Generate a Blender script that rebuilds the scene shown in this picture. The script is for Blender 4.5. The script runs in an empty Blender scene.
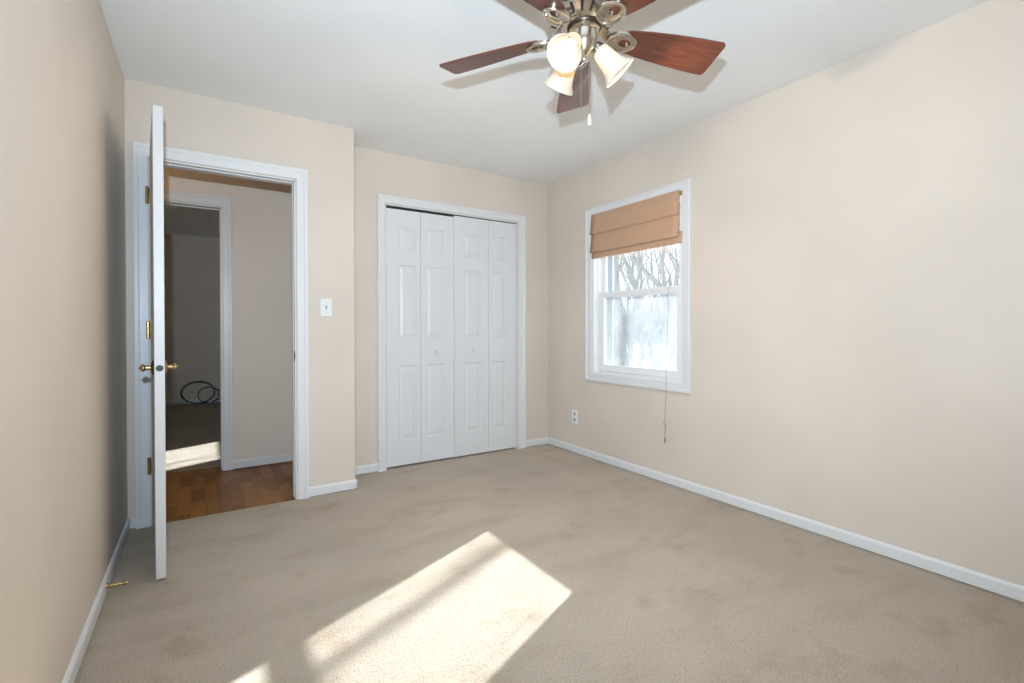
import bpy, bmesh, math, random
from mathutils import Vector, Matrix
PI = math.pi
S = bpy.context.scene
C = S.collection

# ---------------------------------------------------------------- camera, sky, sun, flash, exposure
cam_data = bpy.data.cameras.new('camera')
cam_data.sensor_width = 36.0
cam_data.lens = 479.43 / 1024 * 36.0
cam_data.shift_y = (332.62 - 341.5) / 1024
cam_data.clip_start = 0.02
camera = bpy.data.objects.new('camera', cam_data)
C.objects.link(camera)
_yaw, _pitch, _roll = 0.57164, -0.008737, -0.001025
_f = Vector((math.sin(_yaw) * math.cos(_pitch), math.cos(_yaw) * math.cos(_pitch), math.sin(_pitch)))
_r = Vector((math.cos(_yaw), -math.sin(_yaw), 0))
_u = _r.cross(_f)
_rr = math.cos(_roll) * _r + math.sin(_roll) * _u
_uu = -math.sin(_roll) * _r + math.cos(_roll) * _u
M = Matrix((( _rr.x, _uu.x, -_f.x, 0), (_rr.y, _uu.y, -_f.y, 0), (_rr.z, _uu.z, -_f.z, 1.09137), (0, 0, 0, 1)))
camera.matrix_world = M
S.camera = camera

S.view_settings.view_transform = 'Standard'
S.view_settings.look = 'None'
S.view_settings.gamma = 1.0
S.view_settings.use_curve_mapping = False
S.view_settings.exposure = 0.0

world = bpy.data.worlds.new('winter_sky')
S.world = world
world.use_nodes = True
_bg = world.node_tree.nodes['Background']
_bg.inputs[0].default_value = (0.86, 0.93, 1.0, 1)
_bg.inputs[1].default_value = 1.7

def light(name, kind, energy, color, loc=(0, 0, 0), size=0.05):
    d = bpy.data.lights.new(name, kind)
    d.energy = energy
    d.color = color
    if kind == 'SUN':
        d.angle = math.radians(0.55)
    else:
        d.shadow_soft_size = size
    o = bpy.data.objects.new(name, d)
    o.location = loc
    C.objects.link(o)
    return o

SUN_EL, SUN_SLOPE = 0.4835, 0.443           # tan(elevation); dy/dx of the beam on the floor
sun = light('sun', 'SUN', 26.0, (0.93, 0.97, 1.0))
_sd = Vector((-1, -SUN_SLOPE, -SUN_EL * math.hypot(1, SUN_SLOPE))).normalized()
sun.rotation_euler = _sd.to_track_quat('-Z', 'Y').to_euler()
sun.location = (12, 8, 8)
# the photographer's flash, on top of the camera
flash = light('camera_flash', 'SPOT', 305.0, (0.68, 0.835, 1.0), (-0.045, -0.015, 1.343), 0.018)
flash.data.spot_size = math.radians(144)
flash.data.spot_blend = 1.0
_fa, _fe = math.radians(39), math.radians(8)            # aimed along the lens and a little up
flash.rotation_euler = Vector((math.sin(_fa) * math.cos(_fe), math.cos(_fa) * math.cos(_fe), math.sin(_fe))).to_track_quat('-Z', 'Y').to_euler()
BULB_POWER = 14.0
hall_fill = light('hall_fill', 'POINT', 3.2, (1.0, .64, .28), (-.95, 3.86, 2.25), .06)   # added warm light, unseen and without a fixture, to lift the hall

# ---------------------------------------------------------------- helpers
def mat(name, color=(.8, .8, .8), rough=.6, metal=0.0, spec=0.5, coat=0.0):
    m = bpy.data.materials.new(name)
    m.use_nodes = True
    b = m.node_tree.nodes['Principled BSDF']
    b.inputs['Base Color'].default_value = (*color, 1)
    b.inputs['Roughness'].default_value = rough
    b.inputs['Metallic'].default_value = metal
    b.inputs['Specular IOR Level'].default_value = spec
    b.inputs['Coat Weight'].default_value = coat
    return m

def nd(m, t, **kw):
    n = m.node_tree.nodes.new(t)
    for k, v in kw.items():
        if k in n.inputs.keys() if isinstance(k, str) else False:
            n.inputs[k].default_value = v
        else:
            setattr(n, k, v)
    return n

def ln(m, a, ao, b, bi):
    m.node_tree.links.new(a.outputs[ao], b.inputs[bi])

def bsdf(m):
    return m.node_tree.nodes['Principled BSDF']

def noise(m, scale, detail=3.0, rough=.5, coord='Object', stretch=None, rot=0.0):
    tc = nd(m, 'ShaderNodeTexCoord')
    n = nd(m, 'ShaderNodeTexNoise')
    n.inputs['Scale'].default_value = scale
    n.inputs['Detail'].default_value = detail
    n.inputs['Roughness'].default_value = rough
    mp = nd(m, 'ShaderNodeMapping')
    if stretch:
        mp.inputs['Scale'].default_value = stretch
    mp.inputs['Rotation'].default_value = (0, 0, rot)
    ln(m, tc, coord, mp, 'Vector')
    ln(m, mp, 'Vector', n, 'Vector')
    return n

def ramp(m, src, so, stops):
    r = nd(m, 'ShaderNodeValToRGB')
    e = r.color_ramp.elements
    while len(e) < len(stops):
        e.new(0.5)
    for i, (p, c) in enumerate(stops):
        e[i].position = p
        e[i].color = (*c, 1) if len(c) == 3 else c
    ln(m, src, so, r, 'Fac')
    return r

def mix(m, mode, fac, a, ao, b, bo):
    n = nd(m, 'ShaderNodeMix', data_type='RGBA', blend_type=mode)
    if isinstance(fac, tuple):
        ln(m, fac[0], fac[1], n, 0)
    else:
        n.inputs[0].default_value = fac
    sa = a.outputs[2] if ao == 'Result' else a.outputs[ao]
    sb = b.outputs[2] if bo == 'Result' else b.outputs[bo]
    m.node_tree.links.new(sa, n.inputs[6])
    m.node_tree.links.new(sb, n.inputs[7])
    return n

def bump(m, src, so, strength, dist=.01):
    b = nd(m, 'ShaderNodeBump')
    b.inputs['Strength'].default_value = strength
    b.inputs['Distance'].default_value = dist
    ln(m, src, so, b, 'Height')
    ln(m, b, 'Normal', bsdf(m), 'Normal')
    return b

class MB:
    """collects shapes into one mesh"""
    def __init__(self):
        self.bm = bmesh.new()
    def box(self, a, b, bevel=0.0, seg=2):
        x0, y0, z0 = [min(p, q) for p, q in zip(a, b)]
        x1, y1, z1 = [max(p, q) for p, q in zip(a, b)]
        t = bmesh.new()
        v = [t.verts.new(p) for p in ((x0, y0, z0), (x1, y0, z0), (x1, y1, z0), (x0, y1, z0),
                                      (x0, y0, z1), (x1, y0, z1), (x1, y1, z1), (x0, y1, z1))]
        for f in ((0, 3, 2, 1), (4, 5, 6, 7), (0, 1, 5, 4), (1, 2, 6, 5), (2, 3, 7, 6), (3, 0, 4, 7)):
            t.faces.new([v[i] for i in f])
        if bevel:
            bmesh.ops.bevel(t, geom=t.edges[:], offset=bevel, segments=seg, affect='EDGES', profile=.5)
        self.add(t)
        return self
    def add(self, t, mtx=None):
        if mtx is not None:
            bmesh.ops.transform(t, matrix=mtx, verts=t.verts[:])
        me = bpy.data.meshes.new('tmp')
        t.to_mesh(me)
        t.free()
        self.bm.from_mesh(me)
        bpy.data.meshes.remove(me)
        return self
    def lathe(self, prof, loc=(0, 0, 0), axis=(0, 0, 1), n=32, close=False):
        t = bmesh.new()
        rings = []
        for r, z in prof:
            if r < 1e-6:
                rings.append([t.verts.new((0, 0, z))])
            else:
                rings.append([t.verts.new((r * math.cos(2 * PI * i / n), r * math.sin(2 * PI * i / n), z)) for i in range(n)])
        for a, b in zip(rings, rings[1:]):
            for i in range(n):
                j = (i + 1) % n
                if len(a) == 1 and len(b) == 1:
                    continue
                if len(a) == 1:
                    t.faces.new((a[0], b[j], b[i]))
                elif len(b) == 1:
                    t.faces.new((a[i], a[j], b[0]))
                else:
                    t.faces.new((a[i], a[j], b[j], b[i]))
        q = Vector((0, 0, 1)).rotation_difference(Vector(axis).normalized()).to_matrix().to_4x4()
        return self.add(t, Matrix.Translation(loc) @ q)
    def tube(self, pts, rad, n=8, cap=True, closed=False):
        pts = [Vector(p) for p in pts]
        rads = rad if isinstance(rad, (list, tuple)) else [rad] * len(pts)
        t = bmesh.new()
        rings = []
        up = Vector((0, 0, 1))
        N = len(pts)
        prev = None
        for i, p in enumerate(pts):
            if closed:
                d = pts[(i + 1) % N] - pts[i - 1]
            else:
                d = pts[min(i + 1, N - 1)] - pts[max(i - 1, 0)]
            d.normalize()
            if prev is None:
                a = d.orthogonal().normalized()
            else:
                a = (prev - d * prev.dot(d)).normalized()
            prev = a
            b = d.cross(a)
            rings.append([t.verts.new(p + (a * math.cos(2 * PI * k / n) + b * math.sin(2 * PI * k / n)) * rads[i]) for k in range(n)])
        prs = list(zip(rings, rings[1:])) + ([(rings[-1], rings[0])] if closed else [])
        for a, b in prs:
            for k in range(n):
                t.faces.new((a[k], a[(k + 1) % n], b[(k + 1) % n], b[k]))
        if cap and not closed:
            t.faces.new(rings[0][::-1])
            t.faces.new(rings[-1])
        return self.add(t)
    def prism(self, outline, z0, z1, mtx=None, bevel=0.0):
        """outline: list of (x, y); extruded z0..z1"""
        t = bmesh.new()
        a = [t.verts.new((x, y, z0)) for x, y in outline]
        b = [t.verts.new((x, y, z1)) for x, y in outline]
        t.faces.new(a[::-1])
        t.faces.new(b)
        n = len(a)
        for i in range(n):
            t.faces.new((a[i], a[(i + 1) % n], b[(i + 1) % n], b[i]))
        if bevel:
            es = [e for e in t.edges if abs(e.verts[0].co.z - e.verts[1].co.z) < 1e-7]
            bmesh.ops.bevel(t, geom=es, offset=bevel, segments=2, affect='EDGES', profile=.5)
        return self.add(t, mtx)
    def ringplate(self, outer, inner, z0, z1, mtx=None):
        """flat plate with a hole; outer and inner have the same count"""
        t = bmesh.new()
        n = len(outer)
        o0 = [t.verts.new((x, y, z0)) for x, y in outer]
        o1 = [t.verts.new((x, y, z1)) for x, y in outer]
        i0 = [t.verts.new((x, y, z0)) for x, y in inner]
        i1 = [t.verts.new((x, y, z1)) for x, y in inner]
        for k in range(n):
            j = (k + 1) % n
            t.faces.new((o0[k], o0[j], o1[j], o1[k]))
            t.faces.new((i0[j], i0[k], i1[k], i1[j]))
            t.faces.new((o1[k], o1[j], i1[j], i1[k]))
            t.faces.new((o0[j], o0[k], i0[k], i0[j]))
        return self.add(t, mtx)
    def build(self, name, m, parent=None, smooth=False, angle=40):
        bmesh.ops.recalc_face_normals(self.bm, faces=self.bm.faces[:])
        me = bpy.data.meshes.new(name)
        self.bm.to_mesh(me)
        self.bm.free()
        if m:
            me.materials.append(m)
        if smooth:
            me.shade_smooth()
            me.set_sharp_from_angle(angle=math.radians(angle))
        o = bpy.data.objects.new(name, me)
        C.objects.link(o)
        if parent:
            o.parent = parent
        return o

def tag(o, label=None, cat=None, group=None, kind=None):
    if label: o['label'] = label
    if cat: o['category'] = cat
    if group: o['group'] = group
    if kind: o['kind'] = kind
    return o

def structure(o, label=None, cat=None):
    return tag(o, label, cat, kind='structure')

def empty(name, loc=(0, 0, 0), rz=0.0):
    o = bpy.data.objects.new(name, None)
    o.empty_display_size = .1
    o.location = loc
    o.rotation_euler = (0, 0, rz)
    C.objects.link(o)
    return o

# ---------------------------------------------------------------- materials
def paint(name, color, bscale=180, bstr=.06, rough=.55, mottled=.03):
    m = mat(name, color, rough, spec=.3)
    n = noise(m, bscale, 2)
    bump(m, n, 'Fac', bstr, .004)
    if mottled:
        k = noise(m, 1.7, 2)
        lo = tuple(c * (1 - mottled) for c in color)
        hi = tuple(min(1, c * (1 + mottled)) for c in color)
        r = ramp(m, k, 'Fac', [(.35, lo), (.65, hi)])
        ln(m, r, 'Color', bsdf(m), 'Base Color')
    return m

M_WALL = paint('beige_wall_paint', (.69, .61, .525))
M_HALLWALL = paint('hall_wall_paint', (.80, .70, .60), bscale=60, bstr=.35)
M_CEIL = paint('ceiling_paint', (.85, .85, .84), bscale=90, bstr=.10, rough=.8, mottled=.015)
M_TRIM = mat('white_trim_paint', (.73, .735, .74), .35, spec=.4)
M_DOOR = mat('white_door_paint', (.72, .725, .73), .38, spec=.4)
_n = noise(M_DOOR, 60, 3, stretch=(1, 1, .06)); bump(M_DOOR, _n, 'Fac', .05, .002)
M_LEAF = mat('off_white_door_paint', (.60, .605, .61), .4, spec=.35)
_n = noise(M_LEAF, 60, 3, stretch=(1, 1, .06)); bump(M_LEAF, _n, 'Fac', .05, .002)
M_SASH = mat('white_vinyl', (.82, .83, .84), .3, spec=.4)
M_JAMB_SHADE = mat('blue_grey_jamb_shade', (.30, .34, .37), .5)  # shade on the outer window jamb, put into its colour
M_PLASTIC = mat('white_plastic', (.82, .83, .82), .3)
M_GREYPL = mat('grey_plastic', (.45, .46, .45), .35)
M_DARK = mat('black_gap', (.012, .011, .010), .8)
M_BRASS = mat('brass', (.62, .43, .16), .25, metal=1.0)
M_AGEDBRASS = mat('aged_brass', (.42, .31, .17), .32, metal=1.0)
M_BRONZE = mat('dark_bronze', (.10, .075, .055), .4, metal=.8)
M_NICKEL = mat('brushed_nickel', (.60, .55, .475), .22, metal=1.0)
_n = noise(M_NICKEL, 40, 2, stretch=(1, 1, 12)); bump(M_NICKEL, _n, 'Fac', .05, .002)
M_STEEL = mat('dull_steel', (.075, .078, .08), .6, metal=.4)
M_RUBBER = mat('black_rubber', (.012, .012, .013), .5)
M_CORD = mat('tan_cord', (.30, .24, .17), .8)
M_WHITEPL = mat('frosted_pendant', (.85, .84, .80), .25)

def carpet_mat(name, base, k=1.0):
    m = mat(name, base, .95, spec=.08)
    b = Vector(base)
    big = noise(m, 1.25, 3, .55)
    r1 = ramp(m, big, 'Fac', [(.34, tuple(b * .93)), (.50, tuple(b)), (.66, tuple(b * 1.05))])
    st = noise(m, 1.6, 4, .6, stretch=(1.0, 2.6, 1), rot=.55)
    r2 = ramp(m, st, 'Fac', [(.34, (.88, .86, .83)), (.50, (1, 1, 1)), (.70, (1.0, 1.0, 1.0))])
    x1 = mix(m, 'MULTIPLY', .85 * k, r1, 'Color', r2, 'Color')
    stn = noise(m, 4.3, 3, .6)
    r3 = ramp(m, stn, 'Fac', [(.28, (.76, .65, .52)), (.43, (1, 1, 1)), (1, (1, 1, 1))])
    x2 = mix(m, 'MULTIPLY', .52 * k, x1, 'Result', r3, 'Color')
    fib = noise(m, 150, 4, .8)
    r4 = ramp(m, fib, 'Fac', [(.30, (.56, .54, .51)), (.50, (.95, .95, .95)), (.68, (1.12, 1.12, 1.12))])
    x3 = mix(m, 'MULTIPLY', .9, x2, 'Result', r4, 'Color')
    for n in (x1, x2, x3):
        pass
    m.node_tree.links.new(x3.outputs[2], bsdf(m).inputs['Base Color'])
    tuf = noise(m, 55, 4, .75)
    add = nd(m, 'ShaderNodeMath', operation='ADD')
    ln(m, fib, 'Fac', add, 0)
    ln(m, tuf, 'Fac', add, 1)
    bump(m, add, 'Value', 1.0, .014)
    bsdf(m).inputs['Sheen Weight'].default_value = .15
    return m
M_CARPET = carpet_mat('beige_carpet', (.75, .635, .505))
M_CARPET2 = carpet_mat('far_room_carpet', (.50, .42, .33), .5)

# laminate strip floor of the hall (boards run away from the room)
M_WOOD = mat('laminate_floor', (.2, .08, .03), .38, spec=.25)
_tc = nd(M_WOOD, 'ShaderNodeTexCoord')
_mp = nd(M_WOOD, 'ShaderNodeMapping')
_mp.inputs['Rotation'].default_value = (0, 0, PI / 2)
_br = nd(M_WOOD, 'ShaderNodeTexBrick')
_br.offset = .37
_br.inputs['Scale'].default_value = 1.0
_br.inputs['Brick Width'].default_value = .30
_br.inputs['Row Height'].default_value = .072
_br.inputs['Mortar Size'].default_value = .0005
_br.inputs['Color1'].default_value = (.20, .078, .018, 1)
_br.inputs['Color2'].default_value = (.38, .175, .052, 1)
_br.inputs['Mortar'].default_value = (.07, .025, .01, 1)
ln(M_WOOD, _tc, 'Object', _mp, 'Vector'); ln(M_WOOD, _mp, 'Vector', _br, 'Vector')
_gn = noise(M_WOOD, 9, 5, .65, stretch=(9, 1, 1))
_gr = ramp(M_WOOD, _gn, 'Fac', [(.3, (.62, .58, .55)), (.6, (1.05, 1.05, 1.05))])
_mx = mix(M_WOOD, 'MULTIPLY', .8, _br, 'Color', _gr, 'Color')
M_WOOD.node_tree.links.new(_mx.outputs[2], bsdf(M_WOOD).inputs['Base Color'])

# fan blade wood (grain along local x)
M_BLADE = mat('mahogany_blade', (.13, .035, .015), .34, spec=.45, coat=.15)
_gn = noise(M_BLADE, 7, 6, .65, stretch=(1, 13, 6))
_gr = ramp(M_BLADE, _gn, 'Fac', [(.30, (.075, .022, .012)), (.52, (.125, .036, .018)), (.74, (.18, .056, .028))])
ln(M_BLADE, _gr, 'Color', bsdf(M_BLADE), 'Base Color')

# roman shade fabric
M_FABRIC = mat('tan_linen', (.42, .27, .175), .9, spec=.1)
_wv = noise(M_FABRIC, 260, 2, .6, stretch=(1, 1, 2.2))
_wr = ramp(M_FABRIC, _wv, 'Fac', [(.3, (.45, .28, .18)), (.7, (.62, .41, .28))])
ln(M_FABRIC, _wr, 'Color', bsdf(M_FABRIC), 'Base Color')
bump(M_FABRIC, _wv, 'Fac', .25, .002)

# pane glass
M_GLASS = bpy.data.materials.new('window_glass')
M_GLASS.use_nodes = True
_t = M_GLASS.node_tree
_t.nodes.clear()
_o = _t.nodes.new('ShaderNodeOutputMaterial')
_tr = _t.nodes.new('ShaderNodeBsdfTransparent'); _tr.inputs[0].default_value = (.96, .98, .985, 1)
_gl = _t.nodes.new('ShaderNodeBsdfGlossy'); _gl.inputs['Roughness'].default_value = .02
_mxs = _t.nodes.new('ShaderNodeMixShader'); _mxs.inputs[0].default_value = .06
_t.links.new(_tr.outputs[0], _mxs.inputs[1]); _t.links.new(_gl.outputs[0], _mxs.inputs[2]); _t.links.new(_mxs.outputs[0], _o.inputs[0])

# the lower pane is fogged between its two sheets: it scatters some of the daylight
M_FOG = M_GLASS.copy()
M_FOG.name = 'fogged_glass'
_t = M_FOG.node_tree
_no = next(n for n in _t.nodes if n.type == 'OUTPUT_MATERIAL')
_ms = next(n for n in _t.nodes if n.type == 'MIX_SHADER')
_tl = _t.nodes.new('ShaderNodeBsdfTranslucent'); _tl.inputs[0].default_value = (.86, .92, .95, 1)
_nz = noise(M_FOG, 4.5, 5, .65)
_rp = ramp(M_FOG, _nz, 'Fac', [(.3, (.03, .03, .03)), (.7, (.075, .075, .075))])
_m2 = _t.nodes.new('ShaderNodeMixShader')
_t.links.new(_rp.outputs[0], _m2.inputs[0]); _t.links.new(_ms.outputs[0], _m2.inputs[1]); _t.links.new(_tl.outputs[0], _m2.inputs[2]); _t.links.new(_m2.outputs[0], _no.inputs[0])

# insect screen: fine woven mesh, partly see-through
M_SCREEN = bpy.data.materials.new('insect_screen')
M_SCREEN.use_nodes = True
_t = M_SCREEN.node_tree
_t.nodes.clear()
_o = _t.nodes.new('ShaderNodeOutputMaterial')
_tr = _t.nodes.new('ShaderNodeBsdfTransparent')
_df = _t.nodes.new('ShaderNodeBsdfTranslucent'); _df.inputs[0].default_value = (.055, .06, .065, 1)
_mxs = _t.nodes.new('ShaderNodeMixShader'); _mxs.inputs[0].default_value = .36
_t.links.new(_tr.outputs[0], _mxs.inputs[1]); _t.links.new(_df.outputs[0], _mxs.inputs[2]); _t.links.new(_mxs.outputs[0], _o.inputs[0])

# alabaster glass shade
M_SHADE = bpy.data.materials.new('alabaster_glass')
M_SHADE.use_nodes = True
_t = M_SHADE.node_tree
_t.nodes.clear()
_o = _t.nodes.new('ShaderNodeOutputMaterial')
_d = _t.nodes.new('ShaderNodeBsdfDiffuse'); _d.inputs[0].default_value = (.90, .84, .74, 1)
_tl = _t.nodes.new('ShaderNodeBsdfTranslucent'); _tl.inputs[0].default_value = (.96, .86, .70, 1)
_m1 = _t.nodes.new('ShaderNodeMixShader'); _m1.inputs[0].default_value = .5
_g = _t.nodes.new('ShaderNodeBsdfGlossy'); _g.inputs['Roughness'].default_value = .25
_m2 = _t.nodes.new('ShaderNodeMixShader'); _m2.inputs[0].default_value = .05
_t.links.new(_d.outputs[0], _m1.inputs[1]); _t.links.new(_tl.outputs[0], _m1.inputs[2])
_t.links.new(_m1.outputs[0], _m2.inputs[1]); _t.links.new(_g.outputs[0], _m2.inputs[2]); _t.links.new(_m2.outputs[0], _o.inputs[0])

M_BULB = mat('lit_bulb', (1, .9, .75), .4)
bsdf(M_BULB).inputs['Emission Color'].default_value = (1, .82, .58, 1)
bsdf(M_BULB).inputs['Emission Strength'].default_value = 3.0

M_BARK = mat('grey_bark', (.30, .28, .265), .95, spec=.1)
_n = noise(M_BARK, 14, 4, .6, stretch=(1, 1, .25)); bump(M_BARK, _n, 'Fac', .6, .03)
_r = ramp(M_BARK, _n, 'Fac', [(.3, (.28, .28, .28)), (.7, (.50, .50, .50))])
ln(M_BARK, _r, 'Color', bsdf(M_BARK), 'Base Color')
M_HILL = mat('wooded_hill', (.34, .36, .37), .95, spec=.05)
_n = noise(M_HILL, .5, 6, .7, stretch=(1, 2.5, .4))
_r = ramp(M_HILL, _n, 'Fac', [(.35, (.26, .275, .28)), (.65, (.50, .52, .54))])
ln(M_HILL, _r, 'Color', bsdf(M_HILL), 'Base Color')
M_GROUND = mat('frosty_ground', (.55, .53, .50), .95, spec=.1)
_n = noise(M_GROUND, .8, 5, .6)
_r = ramp(M_GROUND, _n, 'Fac', [(.35, (.24, .23, .21)), (.6, (.36, .36, .36))])
ln(M_GROUND, _r, 'Color', bsdf(M_GROUND), 'Base Color')

# ---------------------------------------------------------------- room dimensions (metres, camera above the origin)
H = 2.44
XL, XR = -0.352, 2.732
YD, YC, YB = 3.3135, 3.622, -0.72       # door wall, closet wall, wall behind the camera
XJ = 0.8627                             # where the door wall steps back to the closet wall
T = .115
DO0, DO1, DOZ = -0.247, .494, 2.034     # bedroom door opening
CO0, CO1, COZ = 1.175, 2.392, 2.048     # closet opening
WY0, WY1, WZ0, WZ1 = 2.118, 2.990, .722, 2.036   # window opening
YH = 4.298                              # hall's far wall
HO0, HO1, HOZ = -.66, .120, 2.022       # doorway in it
YF = 8.36                               # far room's end wall
FW0, FW1, FZ0, FZ1 = 5.83, 6.70, .80, 2.03       # far room's window

# ---------------------------------------------------------------- setting
b = MB().box((XL - .1, YB - .1, -.12), (XR + .13, YD, 0)); b.box((XJ, YD, -.12), (XR + .13, YC + .7, 0))
structure(b.build('floor', M_CARPET), 'beige cut-pile carpet of the empty bedroom with worn patches', 'carpet')
structure(MB().box((-2.2, YD, -.12), (XJ - .001, 4.47, -.004)).build('floor_hall', M_WOOD), 'reddish brown laminate strip floor in the hall', 'floor')
structure(MB().box((-2.2, 4.47, -.12), (XR + .13, YF + .1, 0)).build('floor_far', M_CARPET2), 'carpet of the dim room beyond the hall', 'carpet')
structure(MB().box((XL - .1, YB - .1, H), (XR + .13, YC + .1, H + .1)).build('ceiling', M_CEIL), 'flat white bedroom ceiling', 'ceiling')
structure(MB().box((-2.2, YC + .1, H), (XR + .13, YF + .1, H + .1)).box((-2.2, YD, H), (XL - .1, YC + .1, H + .1)).build('ceiling_far', M_CEIL), 'ceiling of the hall and the room beyond', 'ceiling')
structure(MB().box((XL - .1, YB - .1, 0), (XL, YD, H)).build('wall_left', M_WALL), 'beige wall beside the open door', 'wall')
structure(MB().box((XL - .1, YB - .1, 0), (XR + .13, YB, H)).build('wall_rear', M_WALL), 'beige wall behind the camera', 'wall')
b = MB()
b.box((XR, YB, 0), (XR + .13, WY0, H)).box((XR, WY1, 0), (XR + .13, YC + .1, H))
b.box((XR, WY0, 0), (XR + .13, WY1, WZ0)).box((XR, WY0, WZ1), (XR + .13, WY1, H))
structure(b.build('wall_right', M_WALL), 'long beige wall with the window', 'wall')
b = MB()
b.box((-2.2, YD, 0), (DO0, YD + T, H)).box((DO1, YD, 0), (XJ, YD + T, H)).box((DO0, YD, DOZ), (DO1, YD + T, H))
b.box((XJ - .1, YD + T, 0), (XJ, YH, H))
structure(b.build('wall_door', M_WALL), 'beige wall around the open bedroom doorway', 'wall')
b = MB()
b.box((XJ, YC, 0), (CO0, YC + .1, H)).box((CO1, YC, 0), (XR, YC + .1, H)).box((CO0, YC, COZ), (CO1, YC + .1, H))
structure(b.build('wall_closet', M_WALL), 'beige wall around the closet doors', 'wall')
b = MB()
b.box((XJ, 4.22, 0), (XR, YH, H))
structure(b.build('wall_closet_rear', M_WALL), 'wall at the back of the closet', 'wall')
b = MB()
b.box((HO1, YH, 0), (XR, YH + .115, H)).box((-2.2, YH, 0), (HO0, YH + .115, H)).box((HO0, YH, HOZ), (HO1, YH + .115, H))
structure(b.build('wall_hall', M_HALLWALL), 'textured hall wall with the second doorway', 'wall')
structure(MB().box((-2.3, YD, 0), (-2.2, YF + .1, H)).build('wall_hall_left', M_HALLWALL), 'end wall of the hall', 'wall')
structure(MB().box((-2.2, YF, 0), (XR + .13, YF + .1, H)).build('wall_far', M_WALL), 'dim wall of the room beyond the hall', 'wall')
b = MB()
b.box((XR, YC + .1, 0), (XR + .13, FW0, H)).box((XR, FW1, 0), (XR + .13, YF, H)).box((XR, FW0, 0), (XR + .13, FW1, FZ0)).box((XR, FW0, FZ1), (XR + .13, FW1, H))
structure(b.build('wall_far_right', M_WALL), 'window wall of the room beyond the hall', 'wall')

# baseboards: a board with an eased top edge
BT, BH = .012, .066
def base_run(mb, p, q, nrm):
    """along p->q on the floor plan, standing off by BT along nrm"""
    p, q, nrm = Vector((*p, 0)), Vector((*q, 0)), Vector((*nrm, 0))
    prof = [(0, .008), (BT, .008), (BT, BH - .012), (BT * .6, BH - .003), (BT * .35, BH), (0, BH)]
    t = bmesh.new()
    A = [t.verts.new(p + nrm * d + Vector((0, 0, z))) for d, z in prof]
    B = [t.verts.new(q + nrm * d + Vector((0, 0, z))) for d, z in prof]
    n = len(prof)
    for i in range(n):
        t.faces.new((A[i], A[(i + 1) % n], B[(i + 1) % n], B[i]))
    t.faces.new(A[::-1]); t.faces.new(B)
    mb.add(t)
    return mb
structure(base_run(MB(), (XL, YB), (XL, YD), (1, 0)).build('baseboard_left', M_TRIM), 'white baseboard under the wall beside the open door', 'baseboard')
structure(base_run(MB(), (XR, YB), (XR, YC), (-1, 0)).build('baseboard_right', M_TRIM), 'long white baseboard under the window wall', 'baseboard')
b = base_run(MB(), (.565, YD), (XJ + BT, YD), (0, -1)); base_run(b, (XJ, YD - BT), (XJ, YC), (1, 0)); base_run(b, (XL + BT, YD), (-.318, YD), (0, -1))
structure(b.build('baseboard_door', M_TRIM), 'short white baseboard beside the open doorway', 'baseboard')
b = base_run(MB(), (XJ + BT, YC), (1.113, YC), (0, -1)); base_run(b, (2.47, YC), (XR - BT, YC), (0, -1))
structure(b.build('baseboard_closet', M_TRIM), 'short white baseboards either side of the closet', 'baseboard')
structure(base_run(MB(), (.186, YH), (XJ - .1, YH), (0, -1)).build('baseboard_hall', M_TRIM), 'white baseboard along the hall wall', 'baseboard')
structure(base_run(MB(), (-2.2, YF), (XR, YF), (0, -1)).build('baseboard_far', M_TRIM), 'baseboard of the room beyond the hall', 'baseboard')

# casings: stepped moulding around an opening in a wall facing -y
def casing(name, x0, x1, ztop, y, wl, wr, wt, z0=0.0, th=.016, jamb=.115, reveal=.006, stop=True, label=None, stop_y=.035):
    root = empty(name, ((x0 + x1) / 2, y, 0))
    off = Vector((-(x0 + x1) / 2, -y, 0))
    def put(mb, nm, m):
        o = mb.build(nm, m, root)
        o.data.transform(Matrix.Translation(off))
        return o
    prof = [(0, 0), (0, .66), (.05, .78), (.30, .80), (.62, .86), (.70, 1.08), (.94, 1.12), (1.0, 1.0), (1.0, 0)]
    t = bmesh.new()
    rows = []
    for k in range(4):
        row = []
        for d, h in prof:
            xx = x0 - reveal - d * (wl - reveal) if k < 2 else x1 + reveal + d * (wr - reveal)
            zz = z0 if k in (0, 3) else ztop + reveal + d * (wt - reveal)
            row.append(t.verts.new((xx, y - h * th, zz)))
        rows.append(row)
    n = len(prof)
    for a, c in zip(rows, rows[1:]):
        for k in range(n):
            t.faces.new((a[k], a[(k + 1) % n], c[(k + 1) % n], c[k]))
    t.faces.new(rows[0]); t.faces.new(rows[-1][::-1])
    put(MB().add(t), 'casing', M_TRIM)
    jb = MB()
    jt = .006
    jb.box((x0 - .001, y - .001, z0), (x0 + jt, y + jamb + .001, ztop)).box((x1 - jt, y - .001, z0), (x1 + .001, y + jamb + .001, ztop))
    jb.box((x0, y - .001, ztop - jt), (x1, y + jamb + .001, ztop + .001))
    if stop:
        s0, s1 = y + stop_y + .004, y + stop_y + .036
        jb.box((x0, s0, z0), (x0 + .011, s1, ztop), .002).box((x1 - .011, s0, z0), (x1, s1, ztop), .002).box((x0, s0, ztop - .012), (x1, s1, ztop), .002)
    put(jb, 'jamb', M_TRIM)
    return structure(root, label, 'door frame'), off
fr, off = casing('trim_1', DO0, DO1, DOZ, YD, .071, .074, .075, jamb=T, label='white casing and jamb around the open bedroom doorway')
sp = MB().box((DO1 - .0075, YD - .0005, .882), (DO1 - .0055, YD + .030, .950), .0005)
sp.box((DO1 - .009, YD - .006, .897), (DO1 - .004, YD + .003, .935), .001)
o = sp.build('strike_plate', M_BRONZE, fr); o.data.transform(Matrix.Translation(off)); o['label'] = 'dark bronze strike plate'
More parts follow.
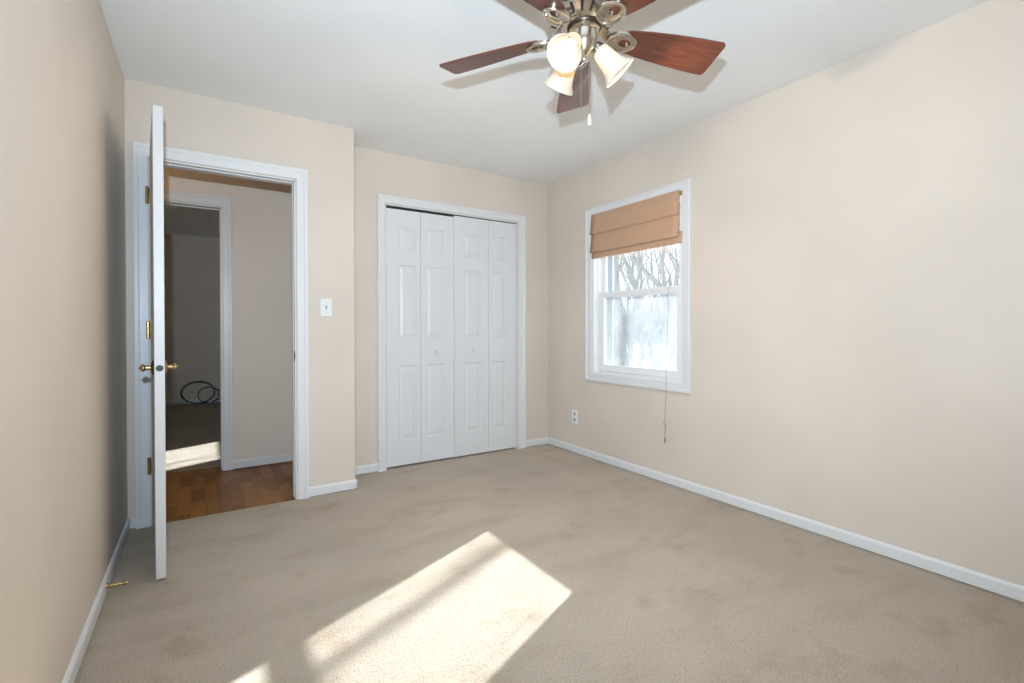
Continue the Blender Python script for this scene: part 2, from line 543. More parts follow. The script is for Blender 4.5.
fr, off = casing('trim_2', HO0, HO1, HOZ, YH, .073, .066, .080, jamb=.115, z0=0, label='white casing around the doorway across the hall', stop_y=.06)
casing('trim_3', CO0, CO1, COZ, YC, .062, .080, .066, jamb=.10, stop=False, label='white casing around the closet opening')

# ---------------------------------------------------------------- open bedroom door
_hinge = Vector((-.246, 3.300, 0))
_free = Vector((-.178, 2.547, 0))
DW = (_free - _hinge).length
_ang = math.atan2(_free.y - _hinge.y, _free.x - _hinge.x)
door = empty('door_1', _hinge, _ang)                      # local x along the leaf, local +y towards the room's middle
structure(door, 'plain white flush door standing open near the beige wall', 'door')
DTH = .037
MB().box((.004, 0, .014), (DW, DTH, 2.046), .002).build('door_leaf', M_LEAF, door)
for z in (1.825, 1.085, .335):
    hb = MB()
    hb.lathe([(0, -.049), (.004, -.049), (.008, -.045), (.008, .045), (.004, .049), (0, .049)], (-.001, -.011, z), n=16)
    hb.box((-.003, -.002, z - .044), (-.0005, DTH - .006, z + .044), .0006)
    hb.box((-.012, -.010, z - .044), (-.004, -.0025, z + .044), .0006)
    hb.build('hinge', M_BRASS, door, smooth=True)
KZ, KX = .922, DW - .062
def knob(side):
    ydir = -1 if side < 0 else 1
    y0 = 0 if side < 0 else DTH
    rose = MB().lathe([(0, -.001), (.031, -.001), (.032, .003), (.027, .008), (.015, .011), (0, .011)], (KX, y0, KZ), (0, ydir, 0))
    r = rose.build('knob_rose', M_BRONZE if side < 0 else M_AGEDBRASS, door, smooth=True)
    k = MB().lathe([(0, .009), (.0115, .009), (.0105, .014), (.0105, .034), (.013, .037), (.0158, .041), (.0160, .046), (.0135, .051), (.008, .054), (.005, .057), (.0035, .062), (0, .063)], (KX, y0, KZ), (0, ydir, 0))
    for v in k.bm.verts:
        v.co.y = y0 + (v.co.y - y0) * .86
    o = k.build('door_knob', M_AGEDBRASS, door, smooth=True)
    return o
knob(-1); knob(1)
lp = MB().lathe([(0, 0), (.0135, 0), (.0135, .0012), (.0105, .0018), (0, .0018)], (DW - .0005, DTH / 2, KZ), (1, 0, 0), n=28)
lp.box((DW, DTH / 2 - .006, KZ - .0065), (DW + .008, DTH / 2 + .006, KZ + .0065), .0015)
o = lp.build('latch', M_STEEL, door, smooth=True); o['label'] = 'dark round latch in the door edge'

# doorstop on the left baseboard
ds = empty('doorstop', (XL + BT, 2.531, .043))
tag(ds, 'brass doorstop screwed to the baseboard behind the open door', 'doorstop')
MB().lathe([(0, -.001), (.012, -.001), (.012, .003), (.008, .008), (.0045, .011), (.0042, .055), (0, .055)], axis=(1, 0, -.06), n=20).build('stop_rod', M_BRASS, ds, smooth=True)
MB().lathe([(0, .053), (.0065, .053), (.0085, .058), (.0085, .067), (.006, .073), (0, .074)], axis=(1, 0, -.06), n=20).build('stop_tip', M_AGEDBRASS, ds, smooth=True)

# ---------------------------------------------------------------- closet bifold doors
def raised_panel(mb, x0, x1, z0, z1, yf):
    """moulded panel: groove ring sunk in the face and a raised field (face looks towards -y)"""
    t = bmesh.new()
    def ring(i, y):
        return [t.verts.new(p) for p in ((x0 + i, y, z0 + i), (x1 - i, y, z0 + i), (x1 - i, y, z1 - i), (x0 + i, y, z1 - i))]
    w = x1 - x0
    rs = [ring(0, yf), ring(.006, yf + .008), ring(.014, yf + .0085), ring(.036, yf + .001), ]
    for a, c in zip(rs, rs[1:]):
        for k in range(4):
            t.faces.new((a[k], a[(k + 1) % 4], c[(k + 1) % 4], c[k]))
    t.faces.new(rs[-1])
    mb.add(t)

def leaf_mesh(x0, x1, z0, z1, panels, y0, y1):
    """panels: list of (px0, px1, pz0, pz1): front face with holes filled by moulded panels"""
    mb = MB()
    t = bmesh.new()
    xs = sorted({x0, x1} | {p[0] for p in panels} | {p[1] for p in panels})
    zs = sorted({z0, z1} | {p[2] for p in panels} | {p[3] for p in panels})
    V = {}
    def v(x, z):
        if (x, z) not in V:
            V[(x, z)] = t.verts.new((x, y0, z))
        return V[(x, z)]
    for a, c in zip(xs, xs[1:]):
        for d, e in zip(zs, zs[1:]):
            mx, mz = (a + c) / 2, (d + e) / 2
            if any(p[0] < mx < p[1] and p[2] < mz < p[3] for p in panels):
                continue
            t.faces.new((v(a, d), v(c, d), v(c, e), v(a, e)))
    mb.add(t)
    for p in panels:
        raised_panel(mb, *p, y0)
    # sides and back
    s = bmesh.new()
    f = [s.verts.new(p) for p in ((x0, y0, z0), (x1, y0, z0), (x1, y0, z1), (x0, y0, z1))]
    k = [s.verts.new(p) for p in ((x0, y1, z0), (x1, y1, z0), (x1, y1, z1), (x0, y1, z1))]
    for i in range(4):
        s.faces.new((f[i], f[(i + 1) % 4], k[(i + 1) % 4], k[i]))
    s.faces.new(k)
    mb.add(s)
    bmesh.ops.remove_doubles(mb.bm, verts=mb.bm.verts[:], dist=1e-5)
    return mb

PZ = [(1.700, 1.895), (1.015, 1.590), (.212, .800)]
YP = YC + .012
SEAM = [CO0 + .010, 1.467, 1.7625, 2.092, CO1 - .008]
MARG = [(.098, .036), (.045, .078), (.094, .072), (.036, .108)]
def bifold(name, i0, zt, zb, knob_leaf, label):
    root = empty(name, ((SEAM[i0] + SEAM[i0 + 2]) / 2, YP, 0))
    off = Matrix.Translation((-(SEAM[i0] + SEAM[i0 + 2]) / 2, -YP, 0))
    for i in (i0, i0 + 1):
        x0, x1 = SEAM[i] + .0015, SEAM[i + 1] - .0015
        pn = [(x0 + MARG[i][0], x1 - MARG[i][1], a, c) for a, c in PZ]
        o = leaf_mesh(x0, x1, zb, zt, pn, YP, YP + .032).build('door_panel', M_DOOR, root)
        o.data.transform(off)
        if i == knob_leaf:
            kx = 1.603 if i == 1 else 1.943
            k = MB().lathe([(0, 0), (.011, 0), (.009, .006), (.010, .012), (.017, .018), (.018, .024), (.014, .030), (0, .032)], (kx, YP, .905), (0, -1, 0), n=24)
            ko = k.build('knob', M_DOOR, o, smooth=True)
            ko.data.transform(off)
    return structure(root, label, 'closet door')
bifold('door_2', 0, 2.021, .016, 1, 'white moulded bifold closet door nearer the open doorway')
bifold('door_3', 2, 2.034, .014, 2, 'white moulded bifold closet door nearer the window')
tk = MB().box((CO0 + .008, YP + .004, 2.038), (CO1 - .008, YP + .030, 2.0415)).box((CO0 + .02, YP + .010, 2.018), (CO0 + .035, YP + .022, 2.04)).box((1.735, YP + .010, 2.018), (1.75, YP + .022, 2.04))
structure(tk.build('trim_4', M_STEEL), 'dark metal sliding track above the closet doors', 'door track')

# ---------------------------------------------------------------- window
def window(name, y0, y1, z0, z1, rail0, rail1, label, screen=True, wl=.075):
    root = empty(name, (XR, (y0 + y1) / 2, z0))
    offm = Matrix.Translation((-XR, -(y0 + y1) / 2, -z0))
    def put(mb, nm, m, par=root, **k):
        o = mb.build(nm, m, par, **k)
        o.data.transform(offm)
        return o
    x = XR
    # casing: stepped picture-frame moulding on the room side
    cs = MB()
    ca, cb, cz0, cz1 = y0 - .078, y1 + .085, z0 - .068, z1 + .050
    prof = [(0, 0), (0, .018), (.004, .0215), (.018, .0215), (.023, .016), (.048, .0145), (.060, .014), (.066, .010), (.066, 0)]
    t = bmesh.new()
    rows = [[t.verts.new((x - h, ca + d if sy < 0 else cb - d, cz0 + d if sz < 0 else cz1 - min(d, .050 * d / .066))) for d, h in prof] for sy, sz in ((-1, -1), (1, -1), (1, 1), (-1, 1))]
    n = len(prof)
    for k in range(4):
        a, c = rows[k], rows[(k + 1) % 4]
        for q in range(n):
            t.faces.new((a[q], a[(q + 1) % n], c[(q + 1) % n], c[q]))
    cs.add(t)
    put(cs, 'casing', M_TRIM)
    # jamb lining with sill
    jb = MB()
    jb.box((x - .009, y0 - .016, z0 - .004), (x + .128, y0 + .010, z1 + .001)).box((x - .009, y1 - .010, z0 - .004), (x + .128, y1 + .022, z1 + .001))
    jb.box((x - .0085, y0 - .015, z1 - .010), (x + .127, y1 + .021, z1 + .0015))
    jb.box((x - .0085, y0 - .015, z0 - .004), (x + .045, y1 + .021, z0 + .004))
    jb.box((x + .040, y0, z0 - .02), (x + .225, y1, z0 + .016), .002)
    # blind stops between the tracks
    for ya, yb in ((y0 + .010, y0 + .018), (y1 - .018, y1 - .010)):
        jb.box((x + .028, ya, z0), (x + .043, yb, z1 - .01), .001)
        jb.box((x + .100, ya, z0), (x + .118, yb, z1 - .01), .001)
    put(jb, 'frame', M_SASH)
    # outer end of the jamb, its shade painted in blue-grey, with a white lip
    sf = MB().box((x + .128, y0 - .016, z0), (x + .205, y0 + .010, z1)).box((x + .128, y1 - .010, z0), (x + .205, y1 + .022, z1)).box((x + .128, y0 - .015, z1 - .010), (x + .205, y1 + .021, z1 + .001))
    sf = put(sf, 'shade_painted_jamb', M_JAMB_SHADE)
    sf['label'] = 'outer jamb with its shade painted blue-grey'
    lip = MB().box((x + .205, y0 - .016, z0), (x + .222, y0 + .012, z1)).box((x + .205, y1 - .012, z0), (x + .222, y1 + .022, z1))
    put(lip, 'frame_lip', M_SASH, sf)
    def sash(xa, xb, za, zb, sw_l, sw_r, rb, rt, gm=M_GLASS):
        mb = MB()
        ya, yb = y0 + .010, y1 - .010
        mb.box((xa, ya, za), (xb, ya + sw_l, zb), .002).box((xa, yb - sw_r, za), (xb, yb, zb), .002)
        mb.box((xa, ya + sw_l - .002, za), (xb, yb - sw_r + .002, za + rb), .002).box((xa, ya + sw_l - .002, zb - rt), (xb, yb - sw_r + .002, zb), .002)
        # glazing bead
        xm = (xa + xb) / 2
        s = put(mb, 'sash', M_SASH)
        g = MB().box((xm - .002, ya + sw_l - .004, za + rb - .004), (xm + .002, yb - sw_r + .004, zb - rt + .004))
        put(g, 'glass', gm, s)
        return s
    sash(x + .044, x + .076, z0 + .018, rail1, .062, .062, .054, rail1 - rail0, M_FOG if screen else M_GLASS)
    sash(x + .078, x + .102, rail0 - .005, z1 - .01, .050, .050, .045, .05)
    # sash lock on the meeting rail
    lk = MB().box((x + .046, (y0 + y1) / 2 - .03, rail1), (x + .074, (y0 + y1) / 2 + .03, rail1 + .008), .002)
    lk.lathe([(0, 0), (.012, 0), (.012, .010), (.008, .014), (0, .014)], (x + .060, (y0 + y1) / 2, rail1 + .006), n=16)
    if screen:
        sc = MB()
        xa, xb = x + .112, x + .122
        ya, yb, za, zb = y0 + .012, y1 - .012, z0 + .018, (rail0 + rail1) / 2
        sc.box((xa, ya, za), (xb, ya + .018, zb)).box((xa, yb - .018, za), (xb, yb, zb)).box((xa, ya, za), (xb, yb, za + .018)).box((xa, ya, zb - .018), (xb, yb, zb))
        s = put(sc, 'screen_frame', M_SASH)
        m = MB()
        t = bmesh.new()
        v = [t.verts.new(p) for p in ((x + .117, ya, za), (x + .117, yb, za), (x + .117, yb, zb), (x + .117, ya, zb))]
        t.faces.new(v)
        m.add(t)
        put(m, 'insect_screen', M_SCREEN, s)
    return structure(root, label, 'window')
window('window_1', WY0, WY1, WZ0, WZ1, 1.345, 1.390, 'white double-hung window with a half-lowered tan roman shade')
window('window_2', FW0, FW1, FZ0, FZ1, 1.375, 1.415, 'window of the room beyond the hall', screen=False)

# ---------------------------------------------------------------- roman shade
RS0, RS1 = 2.104, 3.003
rs = empty('roman_shade', (XR, (RS0 + RS1) / 2, 2.03))
tag(rs, 'tan linen roman shade half lowered in the window', 'window shade')
def rs_put(mb, nm, m, par=rs, **k):
    o = mb.build(nm, m, par, **k)
    o.data.transform(Matrix.Translation((-XR, -(RS0 + RS1) / 2, -2.03)))
    return o
def fold_panel(name, prof, ya, yb, par=rs, segs=14, seed=1, th=.004):
    """a cloth panel: profile of (x offset from wall face, z), swept along y with slight waviness"""
    rnd = random.Random(seed)
    t = bmesh.new()
    ph = rnd.random() * 6
    rows = []
    for i in range(segs + 1):
        u = i / segs
        y = ya + (yb - ya) * u
        w = .0022 * math.sin(ph + u * 5.1) + .0012 * math.sin(ph * 2 + u * 13)
        sag = -.003 * math.sin(PI * u)
        rows.append([t.verts.new((XR - .016 + dx + w * (k / len(prof)), y, z + sag * (k / len(prof)))) for k, (dx, z) in enumerate(prof)])
    for a, c in zip(rows, rows[1:]):
        for k in range(len(prof) - 1):
            t.faces.new((a[k], a[k + 1], c[k + 1], c[k]))
    mb = MB().add(t)
    o = rs_put(mb, name, M_FABRIC, par, smooth=True)
    md = o.modifiers.new('thickness', 'SOLIDIFY'); md.thickness = th; md.offset = 0
    return o
# upper fold, middle fold, bottom fold: each hangs a little in front of the next one's top
fold_panel('shade_fold', [(.026, 2.031), (.006, 2.031), (.002, 2.024), (-.002, 1.95), (-.010, 1.890), (-.014, 1.876), (-.011, 1.868), (.000, 1.872), (.008, 1.90)], RS0 + .024, RS1, seed=2)
fold_panel('shade_fold', [(.014, 1.99), (.006, 1.92), (.000, 1.86), (-.007, 1.79), (-.013, 1.745), (-.018, 1.726), (-.015, 1.717), (-.002, 1.722), (.006, 1.75)], RS0 + .018, RS1 - .002, seed=5)
fold_panel('shade_fold', [(.022, 1.98), (.016, 1.80), (.006, 1.73), (-.002, 1.700), (-.006, 1.682), (-.003, 1.672), (.006, 1.670), (.020, 1.676), (.026, 1.70)], RS0, RS1 - .012, seed=9)
hr = MB().box((XR - .008, RS0 + .006, 2.000), (XR + .012, RS1 - .004, 2.028), .002)
rs_put(hr, 'headrail', M_FABRIC)
bk = MB().box((XR - .024, RS0 - .002, 1.990), (XR - .004, RS0 + .014, 2.020), .0015)
bk.lathe([(0, 0), (.007, 0), (.007, .006), (.003, .008), (0, .008)], (XR - .023, RS0 + .006, 2.002), (-1, 0, 0), n=16)
rs_put(bk, 'cord_lock', M_BRASS, smooth=True)['label'] = 'small brass cord lock'
CY = 2.222
cx_ = XR - .040
cd = MB().tube([(XR - .010, RS0 + .010, 2.0), (XR + .014, RS0 + .03, 1.97), (XR + .016, RS0 + .08, 1.90), (XR + .014, CY - .01, 1.70), (XR + .006, CY, 1.55), (XR - .026, CY + .002, .80), (cx_ + .012, CY, .66), (cx_ + .002, CY, .55), (cx_, CY + .001, .44)], .0014, n=6)
cord = rs_put(cd, 'pull_cord', M_CORD)
cd = MB().tube([(cx_, CY + .001, .442), (cx_ - .004, CY + .009, .430), (cx_ + .004, CY - .006, .418), (cx_ - .003, CY - .008, .408), (cx_, CY + .006, .395), (cx_ + .003, CY - .006, .382), (cx_, CY + .004, .365), (cx_ - .002, CY - .003, .35), (cx_, CY, .335)], [.0016, .003, .0034, .003, .0022, .0024, .0018, .0016, .0014], n=6)
rs_put(cd, 'cord_knot', M_CORD, cord, smooth=True)
tl = MB().lathe([(0, .338), (.003, .337), (.0045, .325), (.0055, .300), (.004, .294), (0, .293)], (cx_, CY, 0), n=12)
rs_put(tl, 'tassel', M_CORD, cord, smooth=True)

# ---------------------------------------------------------------- light switch and outlet
sw = empty('light_switch', (.678, YD, 1.230))
tag(sw, 'white toggle light switch on the beige wall beside the doorway', 'light switch')
MB().box((-.036, -.006, -.058), (.036, .001, .058), .003, 3).build('wall_plate', M_PLASTIC, sw)
MB().box((-.006, -.0075, -.013), (.006, -.004, .013), .0008).build('toggle_slot', M_GREYPL, sw)
tg = MB().box((-.0042, -.019, -.002), (.0042, -.004, .009), .001); tg.build('toggle', M_GREYPL, sw)
for z in (-.030, .030):
    MB().lathe([(0, 0), (.0032, 0), (.0026, .001), (0, .0012)], (0, -.006, z), (0, -1, 0), n=12).build('screw', M_GREYPL, sw)
ol = empty('wall_outlet', (XR, 3.227, .318))
tag(ol, 'white electrical outlet low on the wall between window and corner', 'outlet')
MB().box((-.006, -.037, -.059), (.001, .037, .059), .003, 3).build('wall_plate', M_PLASTIC, ol)
for z in (-.0245, .0245):
    out = [(.0165 * math.cos(a) * 1.0, max(-.0145, min(.0145, .0185 * math.sin(a)))) for a in [2 * PI * i / 24 for i in range(24)]]
    mm = Matrix.Translation((0, 0, z)) @ Matrix.Rotation(-PI / 2, 4, 'Y')
    f = MB().prism([(y, x) for x, y in out], .004, .0085, mm).build('receptacle', M_GREYPL, ol)
    sl = MB().box((-.0092, -.008, z + .001), (-.0080, -.0055, z + .009)).box((-.0092, .0055, z + .001), (-.0080, .008, z + .009)).box((-.0092, -.002, z - .009), (-.0080, .002, z - .005))
    sl.build('slot', M_DARK, f)
MB().lathe([(0, 0), (.003, 0), (.0024, .001), (0, .0012)], (-.006, 0, 0), (-1, 0, 0), n=12).build('screw', M_GREYPL, ol)

# ---------------------------------------------------------------- cable coil in the far room
cc = empty('cable_coil', (0, YF - .02, 0))
tag(cc, 'loose coil of black cable leaning on the wall beyond the hall', 'cable')
pts = []
for i in range(60):                          # big loop then a smaller one
    a = -PI / 2 + 2 * PI * i / 60 * 1.0
    pts.append((-.075 + .205 * math.cos(a), -.045 - .02 * math.sin(a), .172 + .160 * math.sin(a)))
for i in range(62):
    a = -PI / 2 + 2 * PI * i / 60
    pts.append((-.066 + .205 * math.cos(a) * .97, -.055 - .02 * math.sin(a), .166 + .153 * math.sin(a)))
for i in range(58):
    a = -PI / 2 - 2 * PI * i / 60
    pts.append((.055 + .128 * math.cos(a), -.066 - .015 * math.sin(a), .128 + .112 * math.sin(a)))
pts += [(.12, -.07, .03), (.20, -.06, .06), (.26, -.04, .13)]
MB().tube(pts, .0066, n=8).build('cable_loop', M_RUBBER, cc, smooth=True)
MB().tube([(.02, -.06, .245), (.10, -.05, .235), (.18, -.03, .19), (.27, -.012, .14)], .0062, n=8).build('cable_end', M_RUBBER, cc, smooth=True)
MB().box((.245, -.012, .10), (.315, .019, .215), .003).build('wall_plate', M_GREYPL, cc)

# ---------------------------------------------------------------- ceiling fan
FX, FY = 1.181, 1.358
fan = empty('ceiling_fan', (FX, FY, H))
tag(fan, 'five-blade mahogany and nickel ceiling fan with three lit glass shades', 'ceiling fan')
def fz(z):
    return z - H
MB().lathe([(0, 0), (.075, 0), (.075, -.012), (.066, -.035), (.040, -.055), (.018, -.060), (.015, -.060), (0, -.060)], n=40).build('canopy', M_NICKEL, fan, smooth=True)
MB().lathe([(.012, -.055), (.012, -.095), (0, -.095)], n=20).build('downrod', M_NICKEL, fan, smooth=True)
mh = MB().lathe([(0, fz(2.3540)), (.030, fz(2.3540)), (.060, fz(2.3460)), (.115, fz(2.3290)), (.142, fz(2.3040)), (.146, fz(2.2740)), (.142, fz(2.2520)),
                 (.130, fz(2.2340)), (.070, fz(2.2060)), (.058, fz(2.2020)), (0, fz(2.2020))], n=64)
motor = mh.build('motor_housing', M_NICKEL, fan, smooth=True)
r0, r1 = .082, .116
z0_, z1_ = fz(2.206 + (r0 - .070) / .060 * .028) - .0008, fz(2.206 + (r1 - .070) / .060 * .028) - .0008
V0 = None
for i in range(18):
    a = 2 * PI * (i + .5) / 18
    if V0 is None:
        V0 = o = MB().prism([(r0, -.0036), (r1, -.0056), (r1, .0056), (r0, .0036)], 0, .004).build('vent_slot', M_DARK, motor)
        for v in o.data.vertices:
            v.co.z += z0_ + (z1_ - z0_) * (v.co.x - r0) / (r1 - r0)
    else:
        o = V0.copy()
        C.objects.link(o)
        o.parent = motor
    o.rotation_euler = (0, 0, a)
# blades and irons share one mesh each
BL0, BL1 = .150, .5655
def blade_outline():
    pts = []
    def corner(cx, cy, r, a0, a1, n=6):
        for i in range(n + 1):
            a = a0 + (a1 - a0) * i / n
            pts.append((cx + r * math.cos(a), cy + r * math.sin(a)))
    w0, w1 = .050, .0795
    rt = .016
    corner(BL1 - rt, w1 - rt, rt, PI / 2, 0)
    corner(BL1 - rt, -w1 + rt, rt, 0, -PI / 2)
    # lower long edge, slight belly
    for u in (.72, .45, .2):
        pts.append((BL0 + .03 + (BL1 - BL0 - .03) * u, -(w0 + (w1 - w0) * math.sin(u * PI / 2) ** 1.0)))
    corner(BL0 + .045, -w0 + .045, .045, -PI / 2, -PI, 7)
    corner(BL0 + .045, w0 - .045, .045, PI, PI / 2, 7)
    for u in (.2, .45, .72):
        pts.append((BL0 + .03 + (BL1 - BL0 - .03) * u, (w0 + (w1 - w0) * math.sin(u * PI / 2))))
    return pts[::-1]
BZ = 2.186
def blade_obj():
    o = MB().prism(blade_outline(), -.003, .003, bevel=.0012).build('blade', M_BLADE, fan)
    return o
def iron_obj():
    mb = MB()
    n = 36
    oc, ic = .158, .172
    outer = [(oc + .060 * math.cos(2 * PI * i / n), .043 * math.sin(2 * PI * i / n)) for i in range(n)]
    inner = [(ic + .024 * math.cos(2 * PI * i / n), .016 * math.sin(2 * PI * i / n)) for i in range(n)]
    mb.ringplate(outer, inner, -.011, -.0032)
    # raised rim along the scroll
    mb.tube([(oc + .056 * math.cos(2 * PI * i / n), .039 * math.sin(2 * PI * i / n), -.0115) for i in range(n)], .0048, n=8, closed=True)
    # neck that rises to the motor
    t = bmesh.new()
    prof = [(.128, -.008, .026), (.112, -.002, .020), (.098, .012, .019), (.085, .028, .021), (.070, .034, .024)]
    lo, hi = [], []
    for x, z, w in prof:
        lo.append((t.verts.new((x, -w, z - .004)), t.verts.new((x, w, z - .004))))
        hi.append((t.verts.new((x, -w, z + .004)), t.verts.new((x, w, z + .004))))
    for i in range(len(prof) - 1):
        t.faces.new((lo[i][0], lo[i][1], lo[i + 1][1], lo[i + 1][0]))
        t.faces.new((hi[i][0], hi[i + 1][0], hi[i + 1][1], hi[i][1]))
        t.faces.new((lo[i][0], lo[i + 1][0], hi[i + 1][0], hi[i][0]))
        t.faces.new((lo[i][1], hi[i][1], hi[i + 1][1], lo[i + 1][1]))
    t.faces.new((lo[0][0], hi[0][0], hi[0][1], lo[0][1])); t.faces.new((lo[-1][0], lo[-1][1], hi[-1][1], hi[-1][0]))
    mb.add(t)
    # screw heads into the blade
    for x, y in ((.211, 0), (.178, .0315), (.178, -.0315)):
        mb.lathe([(0, 0), (.005, 0), (.004, .003), (0, .004)], (x, y, -.0112), (0, 0, -1), n=12)
    return mb.build('blade_iron', M_NICKEL, fan, smooth=True)
B0, I0 = blade_obj(), iron_obj()
PH = math.radians(53.47)
for k in range(5):
    a = PH + k * 2 * PI / 5
    for src in (B0, I0):
        o = src if k == 0 else src.copy()
        if k:
            C.objects.link(o)
            o.parent = fan
        o.location = (0, 0, fz(BZ))
        o.rotation_euler = (-.2627, .0460, a)

# light kit
_right = Vector((math.cos(0.5716), -math.sin(0.5716), 0))
KO = _right * .010                               # the kit hangs a touch off the motor's axis
MB().lathe([(0, fz(2.2035)), (.062, fz(2.2035)), (.064, fz(2.2005)), (.062, fz(2.1975)), (0, fz(2.1975))], KO, n=40).build('collar', M_BRONZE, fan, smooth=True)
MB().lathe([(0, fz(2.2030)), (.050, fz(2.2030)), (.056, fz(2.1980)), (.057, fz(2.1880)), (.052, fz(2.1830)), (.046, fz(2.1810)), (.045, fz(2.1460)), (.042, fz(2.1380)),
            (.030, fz(2.1140)), (.017, fz(2.0980)), (.012, fz(2.0940)), (.012, fz(2.0840)), (.008, fz(2.0780)), (0, fz(2.0760))], KO, n=48).build('switch_housing', M_NICKEL, fan, smooth=True)
TH0 = -0.5716 + math.radians(5)
BULBS = []
for k in range(3):
    a = -0.5716 + math.radians((5, 122, 236)[k])
    e = Vector((math.cos(a), math.sin(a), 0))
    neck = KO * .15 + e * .060 + Vector((0, 0, fz(2.128)))
    rim = KO * .15 + e * .142 + Vector((0, 0, fz(2.041)))
    ax = (rim - neck).normalized()
    L = (rim - neck).length
    st = KO * .15 + e * .036 + Vector((0, 0, fz(2.158)))
    arm = MB().tube([st, st + e * .012 + Vector((0, 0, -.003)), neck - ax * .022, neck], [.010, .010, .010, .010], n=12).build('lamp_arm', M_NICKEL, fan, smooth=True)
    MB().lathe([(0, -.020), (.013, -.020), (.021, -.012), (.023, .0), (.026, .004), (.026, .010), (.016, .012), (0, .012)], neck, ax, n=28).build('socket', M_NICKEL, arm, smooth=True)
    prof = [(.0255, .006), (.030, .012), (.034, .030), (.037, .055), (.042, .080), (.049, .098), (.058, L - .010), (.0625, L), (.0627, L + .002),
            (.060, L + .0015), (.055, L - .011), (.046, .097), (.039, .079), (.034, .055), (.031, .030), (.027, .014), (.024, .009)]
    MB().lathe(prof, neck, ax, n=48).build('glass_shade', M_SHADE, arm, smooth=True, angle=70)
    bc = neck + ax * .062
    MB().lathe([(0, .010), (.011, .012), (.012, .026), (.017, .040), (.0225, .056), (.024, .066), (.021, .079), (.012, .088), (0, .091)], neck, ax, n=24).build('bulb', M_BULB, arm, smooth=True)
    # the bulb's light leaves from its tip, inside the shade
    lo = light('bulb_light', 'SPOT', BULB_POWER, (1.0, .84, .65), (0, 0, 0), .014)
    lo.data.spot_size = math.radians(165)
    lo.data.spot_blend = .35
    lo.rotation_euler = ax.to_track_quat('-Z', 'Y').to_euler()
    lo.parent = arm
    lo.location = neck + ax * .110
# pull chains
_right = Vector((math.cos(0.5716), -math.sin(0.5716), 0))
_away = Vector((math.sin(0.5716), math.cos(0.5716), 0))
def chain(p, z0, z1, pend):
    rnd = random.Random(3)
    mb = MB().tube([p + Vector((0, 0, fz(z0))), p + Vector((0, 0, fz((z0 + z1) / 2))), p + Vector((0, 0, fz(z1)))], .0009, n=6)
    zz = z0
    while zz > z1:
        mb.lathe([(0, .0016), (.0014, .0008), (.0014, -.0008), (0, -.0016)], p + Vector((0, 0, fz(zz))), n=6)
        zz -= .006
    o = mb.build('pull_chain', M_NICKEL, fan, smooth=True)
    if pend:
        MB().lathe([(0, .004), (.0022, .003), (.004, -.004), (.0060, -.022), (.0062, -.032), (.005, -.036), (0, -.037)], p + Vector((0, 0, fz(z1))), n=16).build('pull_pendant', M_WHITEPL, o, smooth=True)
chain(_right * .024 - _away * .030, 2.150, 1.866, True)
chain(-_right * .006 - _away * .030, 2.150, 1.890, False)

# ---------------------------------------------------------------- outside the window
structure(MB().box((XR + .2, -25, -.9), (60, 60, -.75)).build('ground_outside', M_GROUND), 'frosty ground outside the window', 'ground')
t = bmesh.new()
_rows = []
for i in range(13):
    for_j = []
    x = 42 + i * 3.0
    for j in range(25):
        y = 5 + j * 3.5
        for_j.append(t.verts.new((x, y, -.9 + 4.8 * min(1, i / 3) ** 1.1 + .5 * math.sin(y * .21 + x * .1) * min(1, i / 3))))
    _rows.append(for_j)
for a, c in zip(_rows, _rows[1:]):
    for k in range(24):
        t.faces.new((a[k], a[k + 1], c[k + 1], c[k]))
structure(MB().add(t).build('hill_outside', M_HILL, smooth=True), 'hazy wooded rise far outside the window', 'hill')
def limb(mb, p, d, length, r, depth, rnd, n):
    segs = 5
    pts, rad = [p.copy()], [r]
    q = p.copy()
    dd = d.copy()
    for i in range(segs):
        dd = (dd + Vector((rnd.uniform(-1, 1), rnd.uniform(-1, 1), rnd.uniform(-.35, .75))) * .16).normalized()
        q = q + dd * (length / segs)
        pts.append(q.copy())
        rad.append(r * (1 - .52 * (i + 1) / segs))
    mb.tube(pts, rad, n=n, cap=True)
    if depth <= 0:
        return
    kids = 2 + (rnd.random() < .65) + (depth > 2)
    for c in range(kids):
        i = rnd.randint(2, segs) if c else segs
        base = pts[i]
        side = Vector((rnd.uniform(-1, 1), rnd.uniform(-1, 1), rnd.uniform(-.1, .9))).normalized()
        nd_ = (dd * .75 + side * (.75 if c else .45)).normalized()
        limb(mb, base, nd_, length * rnd.uniform(.55, .78), rad[i] * rnd.uniform(.55, .80), depth - 1, rnd, max(4, n - 1))
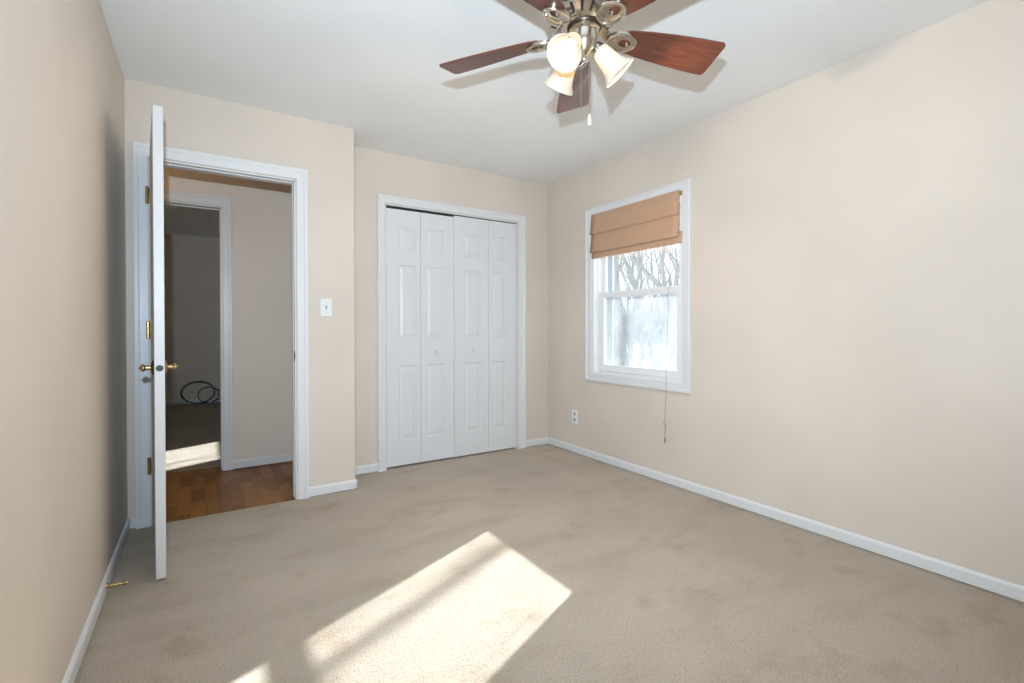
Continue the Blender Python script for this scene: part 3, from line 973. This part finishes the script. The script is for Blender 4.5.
def at(az_ratio, dist):
    """point on the ground: direction by y/x ratio, horizontal distance from the window's room"""
    x = dist / math.hypot(1, az_ratio)
    return Vector((x, x * az_ratio, -.76))
def tree(ratio, dist, r, height, depth, seed, label, lean=(0, 0), group=None, pts=None):
    rnd = random.Random(seed)
    base = at(ratio, dist)
    mb = MB()
    d = Vector((lean[0], lean[1], 1)).normalized()
    limb(mb, Vector((0, 0, 0)), d, height, r, depth, rnd, 8)
    o = mb.build('bare_tree', M_BARK, smooth=True)
    o.location = base
    tag(o, label, 'tree', group)
    return o
tree(.985, 11.0, .17, 5.2, 4, 11, 'thick straight bare tree trunk filling the window side nearest the corner')
tree(.885, 10.5, .085, 3.1, 5, 22, 'forked bare tree in the middle of the window view', lean=(-.05, .05))
tree(.935, 13.0, .085, 3.0, 5, 33, 'slim bare tree bending between the thick trunk and the forked one')
tree(.795, 12.0, .10, 3.4, 5, 47, 'bare tree seen at the window edge nearest the pull cord')
for i, (ra, di, rr_, hh, sd) in enumerate([(1.02, 19, .12, 4.0, 5), (.955, 22, .13, 4.4, 6), (.91, 18, .10, 3.6, 7), (.865, 24, .14, 4.6, 8), (.84, 17, .09, 3.4, 9), (.80, 23, .12, 4.2, 10), (.76, 20, .11, 3.8, 12), (.90, 30, .15, 5.0, 13)]):
    tree(ra, di, rr_, hh, 5, sd * 7 + 1, 'grey bare tree in the woods behind the nearer trees', group='distant bare trees')
# slim young trunk that throws the soft stripe into the sun patch
_sx = 9.5
st = MB().tube([(0, 0, 0), (.02, .01, 2.0), (0, .0, 4.0), (.03, -.02, 6.2), (.05, .02, 8.0)], [.040, .038, .036, .031, .014], n=8)
st.tube([(.02, 0, 6.2), (.5, .3, 7.0), (.9, .5, 7.9)], [.02, .014, .006], n=6).tube([(.03, 0, 6.6), (-.4, -.4, 7.4), (-.6, -.7, 8.2)], [.018, .012, .006], n=6)
o = st.build('bare_tree', M_BARK, smooth=True)
o.location = (_sx, 2.735 + SUN_SLOPE * (_sx - 2.80), -.76)
tag(o, 'slender young bare tree standing apart beside the house', 'tree')
